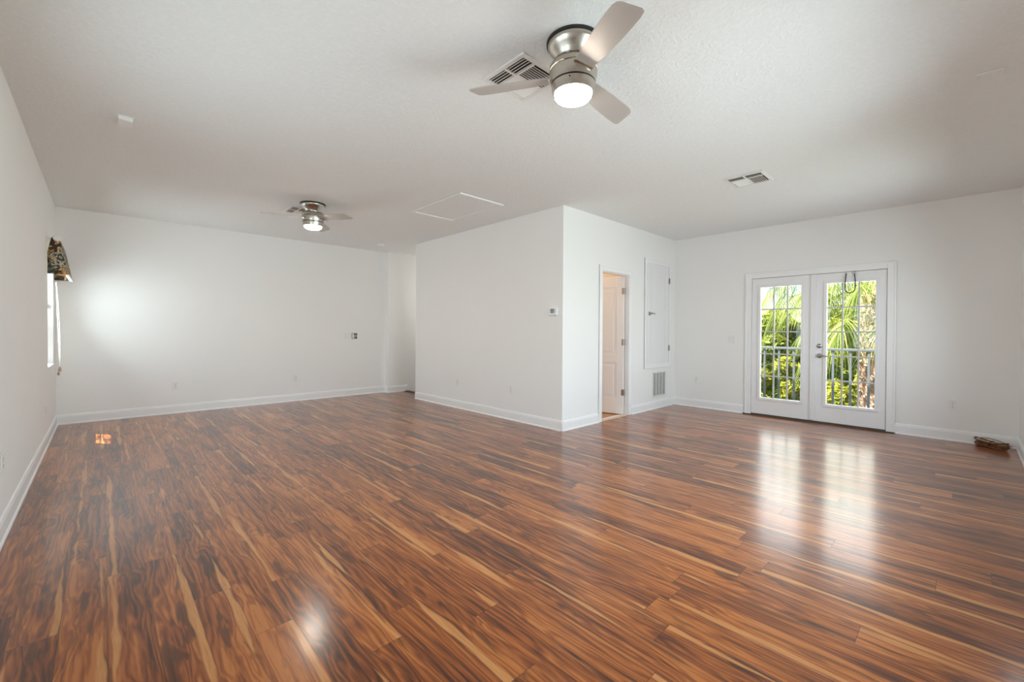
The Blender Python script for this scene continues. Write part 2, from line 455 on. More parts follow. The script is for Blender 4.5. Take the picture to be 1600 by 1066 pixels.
# baseboards (profile: out from wall, up)
BP = [(0, 0), (.022, 0), (.022, .008), (.018, .016), (.0135, .020), (.0135, .098), (.010, .108), (.010, .116), (.005, .124), (0, .126)]
def base(name, segs, label):
    mb = MB()
    for a, b in segs:
        mb.prism(BP, (*a, 0.0), (*b, 0.0))
    return struct(mb.build(name, MAT['trim']), label, 'baseboard')
base('baseboard_left', [((XL, YR), (XL, YF))], 'white baseboard along the window-side wall')
base('baseboard_back', [((XL, YF), (XJ, YF)), ((XJ, YF), (XJ, YF2 - .022)), ((XJ, YF2), (XS, YF2))], 'white baseboard along the far wall')
base('baseboard_block_left', [((XB, YBF), (XB, YB - .022)), ((XB + .12, YBF), (XB, YBF))], 'white baseboard under the thermostat wall')
base('baseboard_block_right', [((XB - .022, YB), (4.775, YB)), ((5.60, YB), (XD, YB))], 'white baseboard beside the open door')
base('baseboard_right', [((XD, YB), (XD, 2.262)), ((XD, .562), (XD, YR))], 'white baseboard along the glass-door wall')
base('baseboard_front', [((XD, YR), (XL, YR))], 'white baseboard along the wall behind the camera')

# ------------------------------------------------------------------ casings
def casing_x(mb, xw, sgn, ya, yb, za, zb, wd, legs_to=0.0, bottom=False):
    """casing on plane X=xw facing sgn, around opening ya..yb, za..zb"""
    t1, t2 = .010, .015
    def bx(y0, y1, z0, z1, t): mb.box(min(xw, xw + sgn * t), max(xw, xw + sgn * t), y0, y1, z0, z1)
    lo = za - wd if bottom else legs_to
    for (y0, y1, o) in ((ya - wd, ya, -1), (yb, yb + wd, 1)):
        bx(y0, y1, lo, zb + wd, t1)
        if o < 0: bx(y0, y0 + .02, lo, zb + wd, t2)
        else: bx(y1 - .02, y1, lo, zb + wd, t2)
    bx(ya, yb, zb, zb + wd, t1); bx(ya - wd + .02, yb + wd - .02, zb + wd - .02, zb + wd, t2)
    if bottom:
        bx(ya, yb, za - wd, za, t1); bx(ya - wd + .02, yb + wd - .02, za - wd, za - wd + .02, t2)
def casing_y(mb, yw, xa, xb, za, zb, wd, bottom=False):
    t1, t2 = .010, .015
    lo = za - wd if bottom else 0.0
    for (x0, x1, o) in ((xa - wd, xa, -1), (xb, xb + wd, 1)):
        mb.box(x0, x1, yw - t1, yw, lo, zb + wd)
        if o < 0: mb.box(x0, x0 + .018, yw - t2, yw, lo, zb + wd)
        else: mb.box(x1 - .018, x1, yw - t2, yw, lo, zb + wd)
    mb.box(xa, xb, yw - t1, yw, zb, zb + wd); mb.box(xa - wd + .018, xb + wd - .018, yw - t2, yw, zb + wd - .018, zb + wd)
    if bottom:
        mb.box(xa, xb, yw - t1, yw, za - wd, za); mb.box(xa - wd + .018, xb + wd - .018, yw - t2, yw, za - wd, za - wd + .018)
mb = MB(); casing_x(mb, XD, -1, .643, 2.160, 0, 2.003, .085)
# jambs lining the opening
mb.box(XD - .001, XD + T, .625, .643, 0, 2.003); mb.box(XD - .001, XD + T, 2.160, 2.175, 0, 2.003); mb.box(XD - .001, XD + T, .625, 2.175, 2.003, 2.02)
mb.box(XD + .052, XD + .066, .643, 2.160, 1.98, 2.003); mb.box(XD + .052, XD + .066, .643, .662, 0, 1.98); mb.box(XD + .052, XD + .066, 2.142, 2.160, 0, 1.98)
struct(mb.build('trim_2', MAT['trim'], bevel=.003), 'white casing around the glass double doors', 'trim')
mb = MB(); mb.box(XD - .022, XD + T + .03, .55, 2.27, .0, .012); mb.box(XD + .004, XD + T + .03, .643, 2.160, .012, .022)
struct(mb.build('trim_3', MAT['bronze'], bevel=.003), 'dark threshold under the glass double doors', 'trim')
mb = MB(); casing_y(mb, YB, 4.855, 5.520, 0, 2.03, .075)
mb.box(4.84, 4.855, YB - .001, YB + .12, 0, 2.03); mb.box(5.520, 5.535, YB - .001, YB + .12, 0, 2.03); mb.box(4.84, 5.535, YB - .001, YB + .12, 2.03, 2.045)
mb.box(4.855, 4.866, YB + .045, YB + .075, 0, 2.03); mb.box(4.866, 5.52, YB + .02, YB + .05, 2.02, 2.03)
struct(mb.build('trim_4', MAT['trim'], bevel=.003), 'white casing around the open panel door', 'trim')
mb = MB(); mb.box(4.855, 5.520, YB - .012, YB + .045, .0, .010)
struct(mb.build('trim_5', MAT['strip'], bevel=.003), 'beige floor strip in the open doorway', 'trim')
mb = MB(); casing_y(mb, YB, 6.022, 6.743, .712, 2.273, .065, bottom=True)
struct(mb.build('trim_6', MAT['trim'], bevel=.003), 'white casing around the small wall access door', 'trim')

# ------------------------------------------------------------------ glass double doors
def lever(parent, loc, m, name='door_handle', label=None, flipx=1):
    """rosette facing local +Z of m, lever along local +X"""
    a = MB(); a.lathe([(0, .022), (.012, .022), (.026, .016), (.031, .006), (.031, 0)], 28, m=m)
    a.lathe([(.011, .016), (.011, .052), (0, .052)], 20, m=m)
    h = a.build(name, MAT['chrome'], parent, smooth=True)
    b = MB()
    pts = [m @ Vector((flipx * x, y, z)) for x, y, z in ((-.006, 0, .048), (.02, .001, .050), (.055, .002, .050), (.085, -.001, .046), (.108, -.004, .040))]
    b.tube(pts, [.010, .0095, .0085, .0075, .006], 10)
    b.build('lever', MAT['chrome'], h, smooth=True)
    if label: h['label'] = label
    return h
def french_leaf(name, y0, y1, gy0, gy1, label, hinge_right, astragal=None):
    o = thing(name, (XD, (y0 + y1) / 2, 0), 0, label, 'door', None, 'structure')
    oy = (y0 + y1) / 2
    x0, x1 = .006, .050
    z0, z1, gz0, gz1 = .026, 1.998, .262, 1.868
    a, b, ga, gb = y0 - oy, y1 - oy, gy0 - oy, gy1 - oy
    m_ = MB()
    m_.box(x0, x1, a, ga, z0, z1); m_.box(x0, x1, gb, b, z0, z1)
    m_.box(x0, x1, ga, gb, z0, gz0); m_.box(x0, x1, ga, gb, gz1, z1)
    m_.build('door_slab', MAT['door'], o)
    f = MB(); fw = .034
    for (p, q, r_, s_) in ((ga - fw, ga + .004, gz0 - fw, gz1 + fw), (gb - .004, gb + fw, gz0 - fw, gz1 + fw)):
        f.box(-.006, x1 + .006, p, q, r_, s_)
    f.box(-.006, x1 + .006, ga, gb, gz0 - fw, gz0 + .004); f.box(-.006, x1 + .006, ga, gb, gz1 - .004, gz1 + fw)
    f.build('glass_frame', MAT['door'], o, bevel=.006)
    g = MB(); g.box(.026, .030, ga, gb, gz0, gz1); g.build('glass', MAT['glass'], o)
    k = MB(); mw = .0085
    for i in (1, 2):
        yy = ga + (gb - ga) * i / 3; k.box(.018, .0259, yy - mw, yy + mw, gz0, gz1); k.box(.0301, .038, yy - mw, yy + mw, gz0, gz1)
    for i in range(1, 5):
        zz = gz0 + (gz1 - gz0) * i / 5; k.box(.019, .0259, ga, gb, zz - mw, zz + mw); k.box(.0301, .037, ga, gb, zz - mw, zz + mw)
    k.build('muntin_grid', MAT['muntin'], o)
    sw = MB(); sw.box(.010, .046, a + .004, b - .004, .0225, .026); sw.build('door_sweep', MAT['black'], o)
    if astragal:
        s = MB(); s.box(-.012, x0, astragal[0] - oy, astragal[1] - oy, z0 + .012, z1)
        s.build('astragal', MAT['door'], o, bevel=.003)
    return o, oy
dl, oy = french_leaf('door_1', 1.398, 2.156, 1.535, 2.042, 'left leaf of the glass double doors, with the overlapping center strip', False, (1.362, 1.428))
dr, oy = french_leaf('door_2', .648, 1.392, .748, 1.252, 'right leaf of the glass double doors, with lever and deadbolt', True)
mrot = Matrix.Translation((.006, 1.322 - oy, .905)) @ Matrix(((0, 0, -1), (-1, 0, 0), (0, 1, 0))).to_4x4()
lever(dr, None, mrot, label='brushed nickel lever')
mrot2 = Matrix.Translation((.006, 1.325 - oy, 1.037)) @ Matrix(((0, 0, -1), (-1, 0, 0), (0, 1, 0))).to_4x4()
a = MB(); a.lathe([(0, .024), (.016, .022), (.027, .014), (.030, .004), (.030, 0)], 28, m=mrot2)
db = a.build('deadbolt', MAT['chrome'], dr, smooth=True)
a = MB(); a.box(-.018, .018, -.006, .006, .022, .038, mrot2); a.build('thumb_turn', MAT['chrome'], db, bevel=.002)

# ------------------------------------------------------------------ open panel door
HX, HY = 5.498, 3.400
d3 = thing('door_3', (HX, HY, 0), R(90 + 13), 'white two-panel door standing open into the small tan-floored room', 'door', None, 'structure')
# local +X runs from the hinge to the latch edge, local +Y is the visible face
DW, TH = .645, .035
def panel_door(o, dw, z0, z1, panels, face, th=TH, stile=.105, arch=True):
    """slab with sunken moulded panels; visible face on local y = th (face=+1)"""
    m_ = MB(); x0, x1 = stile, dw - stile
    ys, yc = th - .008, th
    m_.box(0, dw, 0, ys, z0, z1)
    m_.box(0, x0, ys, yc, z0, z1); m_.box(x1, dw, ys, yc, z0, z1)
    zs = [z0] + [v for p_ in panels for v in p_] + [z1]
    for i in range(0, len(zs), 2): m_.box(x0, x1, ys, yc, zs[i], zs[i + 1])
    m_.build('door_slab', MAT['door'], o, bevel=.003)
    for za, zb in panels:
        q = MB()
        q.box(x0 + .045, x1 - .045, ys - .001, yc - .002, za + .045, zb - .045)
        q.build('panel', MAT['door'], o, bevel=.008, seg=3)
panel_door(d3, DW, .012, 2.018, [(.24, .76), (.87, 1.86)], 1)
for zz in (1.80, 1.06, .33):
    a = MB(); a.tube([(-.004, .038, zz - .045), (-.004, .038, zz + .045)], .0075, 12)
    a.box(-.002, .028, .0345, .0375, zz - .045, zz + .045); a.box(-.012, -.004, .008, .040, zz - .045, zz + .045)
    a.build('hinge', MAT['chrome'], d3)
# ------------------------------------------------------------------ small access door above the return grille
d4 = thing('door_4', (6.03, YB, 0), 0, 'small white access door set high in the bright wall, above the grille', 'door', None, 'structure')
a = MB(); a.box(0.002, .703, -.006, .022, .722, 2.263); a.build('door_slab', MAT['door'], d4, bevel=.002)
for i in range(2):
    za, zb = ((.80, 1.42), (1.56, 2.18))[i]
    q = MB()
    for x0_, x1_, z0_, z1_ in ((.12, .135, za, zb), (.57, .585, za, zb), (.135, .57, za, za + .015), (.135, .57, zb - .015, zb)):
        q.box(x0_, x1_, -.0085, -.0055, z0_, z1_)
    q.build('panel_moulding', MAT['door'], d4)
mr = Matrix.Translation((.075, -.006, 1.495)) @ Matrix(((1, 0, 0), (0, 0, -1), (0, 1, 0))).to_4x4()
lever(d4, None, mr, label='dark nickel lever')
for zz in (2.045, .95):
    a = MB(); a.tube([(.711, -.016, zz - .045), (.711, -.016, zz + .045)], .008, 10); a.box(.690, .711, -.009, -.006, zz - .045, zz + .045)
    a.build('hinge', MAT['chrome'], d4)

# return grille
rg = thing('return_air_grille', (6.43, YB, .385), 0, 'white return air grille low on the wall under the access door', 'vent')
a = MB()
gw, gh, fr = .215, .20, .022
a.box(-gw, -gw + fr, -.010, 0, -gh, gh); a.box(gw - fr, gw, -.010, 0, -gh, gh); a.box(-gw + fr, gw - fr, -.010, 0, gh - fr, gh); a.box(-gw + fr, gw - fr, -.010, 0, -gh, -gh + fr)
a.build('frame', MAT['vent'], rg, bevel=.002)
a = MB(); a.box(-gw + fr, gw - fr, -.0015, -.0005, -gh + fr, gh - fr); a.build('backing', MAT['greyplate'], rg)
span = 2 * (gw - fr)
for i in range(1, 4):
    xx = -gw + fr + span * i / 4
    a = MB(); a.box(xx - .007, xx + .007, -.009, -.0015, -gh + fr, gh - fr); a.build('divider', MAT['vent'], rg)
for i in range(22):
    zz = -gh + fr + (i + .5) * 2 * (gh - fr) / 22
    a = MB(); a.box(-gw + fr, gw - fr, -.005, .005, -.0008, .0008, Matrix.Translation((0, -.0055, zz)) @ Matrix.Rotation(R(-40), 4, 'X'))
    a.build('louver', MAT['vent'], rg)

# ------------------------------------------------------------------ windows
def window(name, loc, rz, wd, za, zb, label, cols=2):
    """local X along the wall, local -Y into the room, y=0 at the room face; thickness T to +Y"""
    o = thing(name, loc, rz, label, 'window', None, 'structure')
    f = MB(); fw = .035; h = wd / 2
    y0, y1 = .070, T - .005
    f.box(-h, -h + fw, y0, y1, za, zb); f.box(h - fw, h, y0, y1, za, zb); f.box(-h + fw, h - fw, y0, y1, zb - fw, zb); f.box(-h + fw, h - fw, y0, y1, za, za + fw)
    for i in range(1, cols): 
        if wd > 1.5: f.box(-h + wd * i / cols - .04, -h + wd * i / cols + .04, y0, y1, za + fw, zb - fw)
    f.build('window_frame', MAT['trim'], o, bevel=.003)
    zm = (za + zb) / 2 + .06
    s = MB(); s.box(-h + .002, h - .002, .026, y1 - .02, zm - .024, zm + .024); s.build('meeting_rail', MAT['trim'], o, bevel=.003)
    g = MB(); g.box(-h + fw, h - fw, .098, .101, za + fw, zm - .022); g.box(-h + fw, h - fw, .098, .101, zm + .022, zb - fw); g.build('pane', MAT['glass'], o)
    k = MB(); n = 2 if wd < 1.5 else 4
    for i in range(1, n):
        xx = -h + wd * i / n; k.box(xx - .008, xx + .008, .102, .110, za + fw, zm - .022); k.box(xx - .008, xx + .008, .102, .110, zm + .022, zb - fw)
    for zz in ((za + fw + zm) / 2, (zb + zm) / 2): k.box(-h + fw, h - fw, .1025, .1095, zz - .008, zz + .008)
    k.build('muntin_grid', MAT['trim'], o)
    s = MB(); s.box(-h, h, -.012, y0, za - .001, za + .016); s.build('window_sill', MAT['trim'], o, bevel=.004)
    return o
window('window_1', (XL, (WIN1[0] + WIN1[1]) / 2, 0), R(90), WIN1[1] - WIN1[0], WIN1[2], WIN1[3], 'narrow bright window seen edge-on beside the far corner')
window('added_window_2', (XL, (WIN2[0] + WIN2[1]) / 2, 0), R(90), WIN2[1] - WIN2[0], WIN2[2], WIN2[3], 'unseen window beside the camera, added to let in fill light')
window('window_3', ((WINF[0] + WINF[1]) / 2, YR, 0), R(180), WINF[1] - WINF[0], WINF[2], WINF[3], 'twin window behind the camera')

window('added_window_4', ((WING[0] + WING[1]) / 2, YR, 0), R(180), WING[1] - WING[0], WING[2], WING[3], 'unseen second window behind the camera, added to let in fill light')
window('added_window_5', (XL, (WIN4[0] + WIN4[1]) / 2, 0), R(90), WIN4[1] - WIN4[0], WIN4[2], WIN4[3], 'unseen second window beside the camera, added to let in fill light')

# eave outside; deeper section beside the camera is shaped to block stray sun
eb = MB(); eb.box(-1.02, XL - T, 5.2, 9, 2.40, 2.62); eb.box(-1.75, XL - T, -1, 5.2, 2.40, 2.62)
struct(eb.build('roof_eave', MAT['trim']), 'eave over the outside of the window wall, deepened in part to block sun', 'eave')

# ------------------------------------------------------------------ valance over the window, blind cord
vl = thing('window_valance', (XL, 7.16, 0), 0, 'colorful patterned fabric valance hung on a rod over the edge-on window', 'valance')
a = MB()
yA, yB2 = 6.72 - 7.16, 7.62 - 7.16
n, mrows = 40, 14
prof = [(.060, 2.205), (.088, 2.198), (.100, 2.175), (.108, 2.13), (.116, 2.08), (.124, 2.03), (.132, 1.98), (.139, 1.93), (.147, 1.88), (.153, 1.84), (.158, 1.80)]
grid = []
for i in range(n + 1):
    t_ = i / n; y = yA + (yB2 - yA) * t_
    ring = []
    for j, (x, z) in enumerate(prof):
        amp = .010 * j / len(prof)
        ring.append(a.bm.verts.new((x + amp * math.sin(t_ * 40) - .006, y, z)))
    grid.append(ring)
for i in range(n):
    for j in range(len(prof) - 1): a.bm.faces.new((grid[i][j], grid[i + 1][j], grid[i + 1][j + 1], grid[i][j + 1]))
# returns that close the two ends against the wall
for side in (grid[0], grid[-1]):
    back = [a.bm.verts.new((max(.004, .050 - .046 * (j / 5)), side[0].co.y, v_.co.z)) for j, v_ in enumerate(side)]
    for j in range(len(prof) - 1): a.bm.faces.new((side[j], side[j + 1], back[j + 1], back[j]))
vf = a.build('fabric', MAT['valance'], vl, smooth='all')
md = vf.modifiers.new('thick', 'SOLIDIFY'); md.thickness = .004
a = MB()
for i in range(n):
    pass
a.tube([(prof[-1][0] - .004 + .010 * math.sin(i / n * 40), yA + (yB2 - yA) * i / n, 1.797) for i in range(n + 1)], .009, 8)
a.build('hem_piping', MAT['cord_white'], vl, smooth='all')
a = MB(); a.tube([(.075, yA - .015, 2.180), (.075, yB2 + .02, 2.180)], .013, 14)
rodp = a.build('curtain_rod', MAT['plate'], vl, smooth=True)
a = MB(); a.lathe([(0, .012), (.030, .010), (.038, 0), (.030, -.010), (0, -.012)], 24, m=Matrix.Translation((.080, yA - .022, 2.186)) @ Matrix.Rotation(R(90), 4, 'X'))
a.build('rod_end_cap', MAT['plate'], rodp, smooth=True)
for y in (yA + .03, yB2 - .02):
    a = MB(); a.box(0, .075, y - .008, y + .008, 2.172, 2.188); a.build('rod_bracket', MAT['plate'], rodp)

cd = thing('blind_cord', (XL, 7.40, 0), 0, 'looped white blind cord with a brown wooden tassel beside the window', 'cord')
a = MB()
pts = []
for i in range(25):
    s_ = i / 24; pts.append((.030 + .030 * s_, .05 * math.sin(s_ * 2.2) - .10 * s_, 1.76 - 1.0 * s_))
a.tube(pts, .0035, 6)
pts2 = [(p[0] + .012 * math.sin(i / 24 * math.pi) + .004, p[1] - .05 * math.sin(i / 24 * math.pi), p[2]) for i, p in enumerate(pts)]
a.tube(pts2, .0035, 6)
a.build('cord', MAT['cord_white'], cd)
a = MB(); a.lathe([(0, .0), (.006, -.004), (.012, -.03), (.014, -.05), (.010, -.058), (0, -.06)], 14, c=(.062, .05 * math.sin(2.2) - .10, .765))
a.lathe([(0, .0), (.005, -.004), (.010, -.025), (.011, -.04), (0, -.046)], 12, c=(.050, .05 * math.sin(2.2) - .075, .705))
a.build('tassel', MAT['tassel'], cd, smooth=True)
a = MB(); a.tube([(.050, .05 * math.sin(2.2) - .075, .70), (.055, .05 * math.sin(2.2) - .09, .78)], .002, 5); a.build('tassel_string', MAT['cord_white'], cd)

# ------------------------------------------------------------------ ceiling fans
def make_fan():
    o = thing('ceiling_fan', (1.808, 1.438, H), R(4.6), 'larger-looking near ceiling fan with three silver blades and a lit lamp, top center', 'ceiling fan', 'ceiling fans')
    a = MB(); a.lathe([(0, 0), (.142, 0), (.142, -.012), (.132, -.015), (0, -.015)], 64); a.build('ceiling_ring', MAT['black'], o, smooth=True)
    a = MB(); a.lathe([(.134, -.012), (.136, -.020), (.128, -.034), (.114, -.050), (.099, -.066), (.087, -.082), (.080, -.098), (.079, -.112)], 64)
    a.build('canopy', MAT['nickel'], o, smooth='all')
    a = MB(); a.lathe([(.060, -.070), (.098, -.078), (.118, -.088), (.126, -.102), (.1275, -.112), (.127, -.122)], 64); a.build('motor_housing', MAT['nickel'], o, smooth=40)
    a = MB()
    for k in range(10):
        th = 2 * math.pi * k / 10
        mm = Matrix.Rotation(th, 4, 'Z') @ Matrix.Translation((.104, 0, -.0805)) @ Matrix.Rotation(R(22), 4, 'Y')
        a.box(-.008, .008, -.024, .024, -.0015, .0025, mm)
    a.build('vent_slots', MAT['black'], o)
    a = MB(); a.lathe([(.119, -.118), (.119, -.130)], 64); a.lathe([(.110, -.186), (.110, -.198)], 64); a.build('shadow_gap', MAT['black'], o, smooth='all')
    a = MB(); a.lathe([(.119, -.128), (.127, -.129), (.125, -.150), (.120, -.175), (.1165, -.188), (.109, -.189)], 64); a.build('rotor_band', MAT['nickel'], o, smooth=40)
    a = MB(); a.lathe([(.108, -.195), (.1155, -.196), (.1125, -.215), (.108, -.235), (.1055, -.243), (.098, -.243)], 64); a.build('lamp_housing', MAT['nickel'], o, smooth=40)
    a = MB(); a.lathe([(.098, -.235), (.0985, -.243), (.096, -.254), (.088, -.264), (.070, -.272), (.040, -.277), (0, -.2785)], 64); a.build('lamp_lens', MAT['lens'], o, smooth='all')
    a = MB(); a.lathe([(0, .004), (.004, .003), (.004, -.003)], 10, m=Matrix.Rotation(R(205), 4, 'Z') @ Matrix.Translation((.1125, 0, -.206)) @ Matrix.Rotation(R(90), 4, 'Y'))
    a.build('lamp_screw', MAT['black'], o)
    for ch in children(o):
        if ch.name.split('.')[0] not in ('ceiling_ring', 'canopy'):
            for v_ in ch.data.vertices: v_.co.z -= .030
    # blades
    LE = [(.105, -.046), (.150, -.054), (.22, -.061), (.30, -.067), (.38, -.071), (.45, -.073), (.505, -.071), (.528, -.064), (.540, -.050)]
    TE = [(.105, .040), (.150, .047), (.22, .054), (.30, .059), (.38, .062), (.45, .062), (.52, .060), (.556, .054), (.562, .040)]
    for k in range(3):
        b = MB()
        m_ = Matrix.Rotation(R(120 * k), 4, 'Z') @ Matrix.Translation((0, 0, -.179)) @ Matrix.Rotation(R(-14), 4, 'X') @ Matrix.Rotation(R(2.0), 4, 'Y')
        ring = LE + TE[::-1]
        top = [b.bm.verts.new(m_ @ Vector((x, y, .003))) for x, y in ring]
        bot = [b.bm.verts.new(m_ @ Vector((x, y, -.003))) for x, y in ring]
        b.bm.faces.new(top); b.bm.faces.new(bot[::-1])
        for i in range(len(ring)):
            j = (i + 1) % len(ring); b.bm.faces.new((top[i], bot[i], bot[j], top[j]))
        bl = b.build('blade', MAT['blade'], o)
        c = MB()
        c.box(.108, .135, -.055, .050, -.006, .006, m_)
        c.build('blade_holder', MAT['nickel'], bl, bevel=.002)
    return o
fan1 = make_fan()
fan2 = copy_tree(fan1, (1.853, 5.455, H), R(56), 'smaller-looking distant ceiling fan with a lit lamp, at the far end of the ceiling')

# ------------------------------------------------------------------ ceiling vents
def make_vent():
    o = thing('ceiling_vent', (1.845, 1.848, H), 0, 'white three-way ceiling vent right behind the near fan blade', 'vent', 'square ceiling vents')
    h, fr = .178, .030
    a = MB()
    FP = [(0, 0), (.004, -.004), (fr, -.010), (fr, -.004), (fr, 0)]
    a.box(-h, -h + fr, -h, h, -.009, 0); a.box(h - fr, h, -h, h, -.009, 0); a.box(-h + fr, h - fr, -h, -h + fr, -.009, 0); a.box(-h + fr, h - fr, h - fr, h, -.009, 0)
    a.build('frame', MAT['vent'], o, bevel=.003)
    i0, i1 = -h + fr, h - fr
    a = MB(); a.box(i0, i1, i0, i1, -.0015, -.0005); a.build('backing', MAT['dark'], o)
    xs = i0 + .088
    a = MB(); a.box(xs - .004, xs + .004, i0, i1, -.011, -.0015); a.box(xs + .004, i1, -.004, .004, -.011, -.0015); a.box(i0, xs - .004, -.007, .007, -.011, -.0015)
    a.build('divider', MAT['vent'], o)
    def slat(m_, ln):
        s = MB(); s.box(-.0086, .0086, -ln / 2, ln / 2, -.0006, .0006, m_); s.build('louver', MAT['vent'], o)
    for i in range(4):
        xx = i0 + .012 + i * .0205
        for yy, ln in ((i0 / 2 - .0035, -i0 - .010), (i1 / 2 + .0035, i1 - .010)):
            slat(Matrix.Translation((xx, yy, -.0068)) @ Matrix.Rotation(R(-27), 4, 'Y'), ln)
    xm, ln = (xs + .004 + i1) / 2, i1 - xs - .006
    for i in range(8):
        for sg in (-1, 1):
            yy = sg * (.012 + i * .0168)
            slat(Matrix.Translation((xm, yy, -.0068)) @ Matrix.Rotation(R(90), 4, 'Z') @ Matrix.Rotation(R(-27 * -sg), 4, 'Y'), ln)
    return o
v1 = make_vent()
copy_tree(v1, (4.668, 1.492, H), 0, 'white ceiling vent on its own toward the glass doors')
copy_tree(v1, (1.86, 5.875, H), 0, 'white ceiling vent partly hidden behind the far fan')

# attic hatch
ah = thing('attic_hatch', (3.185, 4.36, H - .0005), 0, 'rectangular attic hatch with thin white trim in the ceiling above the closet block', 'hatch')
hx, hy = .325, .525
a = MB(); a.box(-hx + .04, hx - .04, -hy + .04, hy - .04, -.006, 0); a.build('panel', MAT['ceiling'], ah)
for x0_, x1_, y0_, y1_ in ((-hx, hx, -hy, -hy + .040), (-hx, hx, hy - .040, hy)):
    a = MB(); a.box(x0_, x1_, y0_, y1_, -.015, 0); a.build('trim_strip', MAT['trim'], ah, bevel=.003)
for x0_, x1_ in ((-hx, -hx + .030), (hx - .030, hx)):
    a = MB(); a.box(x0_, x1_, -hy + .040, hy - .040, -.012, 0); a.build('trim_strip', MAT['ceiling'], ah, bevel=.003)
# smoke detector
sd = thing('smoke_detector', (3.59, 7.14, H), 0, 'round white smoke detector on the ceiling near the stair opening', 'smoke detector')
a = MB(); a.lathe([(.068, 0), (.068, -.010), (.062, -.014), (.060, -.028), (.050, -.036), (.025, -.040), (0, -.040)], 36); a.build('body', MAT['plate'], sd, smooth=True)
a = MB(); a.lathe([(.0613, -.016), (.0608, -.022)], 36); a.build('vent_band', MAT['greyplate'], sd)
# ceiling plates
cp = thing('ceiling_cover_plate', (.125, 4.225, H), 0, 'small raised white cover plate alone on the ceiling near the window-side wall', 'cover plate')
a = MB(); a.box(-.040, .040, -.062, .062, -.030, 0); a.build('cover', MAT['plate'], cp, bevel=.004)
a = MB(); a.box(-.046, .046, -.068, .068, -.004, 0); a.build('back_flange', MAT['plate'], cp, bevel=.001)
cp = thing('ceiling_blank_plate', (3.79, -.095, H), 0, 'flat painted cover plate on the ceiling toward the near right corner', 'cover plate')
a = MB(); a.box(-.057, .057, -.057, .057, -.007, 0); a.build('cover', MAT['ceiling'], cp, bevel=.003)
for y in (.042, -.042):
    a = MB(); a.lathe([(0, -.0085), (.004, -.008), (.004, -.006)], 10, c=(.0, y, 0)); a.build('screw', MAT['plate'], cp)

# ------------------------------------------------------------------ outlets, switches, thermostat (front faces local -Y)
def make_outlet():
    o = thing('wall_outlet', (.762, YF, .400), 0, 'white double outlet low on the far wall, the one nearer the window corner', 'outlet', 'white wall outlets')
    a = MB(); a.box(-.036, .036, -.006, 0, -.058, .058); a.build('cover_plate', MAT['plate'], o, bevel=.003)
    for z in (-.020, .020):
        a = MB(); a.lathe([(0, .0085), (.0155, .0085), (.0165, .0075), (.0165, .005)], 24, m=Matrix.Translation((0, 0, z)) @ Matrix.Rotation(R(90), 4, 'X'))
        s = a.build('socket', MAT['plate'], o, smooth=True)
        b = MB(); b.box(-.0075, -.0050, -.0090, -.0080, z - .003, z + .007); b.box(.0050, .0075, -.0090, -.0080, z - .003, z + .007); b.box(-.0025, .0025, -.0090, -.0080, z - .012, z - .007)
        b.build('slot', MAT['dark'], s)
    a = MB(); a.lathe([(0, .0075), (.003, .007), (.003, .005)], 10, m=Matrix.Rotation(R(90), 4, 'X')); a.build('screw', MAT['chrome'], o)
    return o
ot = make_outlet()
copy_tree(ot, (2.383, YF, .395), 0, 'white double outlet low on the far wall, the one nearer the stair opening')
RX = R(-90)
copy_tree(ot, (XB, 5.454, .402), RX, 'white double outlet low on the thermostat wall, the farther, left one')
copy_tree(ot, (XB, 4.244, .418), RX, 'white double outlet low on the thermostat wall, nearer the block corner')
copy_tree(ot, (XD, 2.966, .448), RX, 'white double outlet low on the glass-door wall, left of the doors under the switches')
copy_tree(ot, (XD, .073, .409), RX, 'white double outlet low on the glass-door wall, right of the doors')
copy_tree(ot, (XL, 6.375, .398), R(90), 'white double outlet seen edge-on below the window')
copy_tree(ot, (XL, 3.835, .437), R(90), 'white double outlet cut off by the left edge of the picture')

sw = thing('light_switch', (XD, 2.431, 1.112), RX, 'white double switch plate on the wall left of the glass doors', 'light switch')
a = MB(); a.box(-.059, .059, -.006, 0, -.058, .058); a.build('cover_plate', MAT['plate'], sw, bevel=.003)
for x in (-.023, .023):
    a = MB(); a.box(x - .0165, x + .0165, -.0075, -.005, -.034, .034); q = a.build('switch_surround', MAT['vent'], sw)
    a = MB(); a.box(x - .0145, x + .0145, -.003, .002, -.031, .031, Matrix.Translation((0, -.0085, 0)) @ Matrix.Rotation(R(4), 4, 'X')); a.build('rocker', MAT['plate'], q, bevel=.001)

bp_ = thing('blank_wall_plate', (3.268, YF, 1.107), 0, 'plain white wall plate left of the grey media plate', 'wall plate')
a = MB(); a.box(-.058, .058, -.006, 0, -.050, .050); a.build('cover_plate', MAT['plate'], bp_, bevel=.003)
for x in (-.03, .03):
    a = MB(); a.lathe([(0, .0075), (.0035, .007), (.0035, .005)], 10, m=Matrix.Translation((x, 0, 0)) @ Matrix.Rotation(R(90), 4, 'X')); a.build('screw', MAT['plate'], bp_)
mp = thing('media_wall_plate', (3.404, YF, 1.107), 0, 'grey square media plate with openings at mid height on the far wall', 'wall plate')
a = MB(); a.box(-.054, .054, -.005, 0, -.054, .054); a.build('cover_plate', MAT['greyplate'], mp, bevel=.003)
a = MB(); a.box(-.040, -.012, -.008, -.005, -.040, .040); a.build('module', MAT['vent'], mp, bevel=.001)
a = MB()
for x, z in ((.006, .030), (.036, .030), (.018, -.036), (.036, -.034)): a.box(x - .012, x + .012, -.0065, -.005, z - .012, z + .012)
a.build('opening', MAT['dark'], mp)

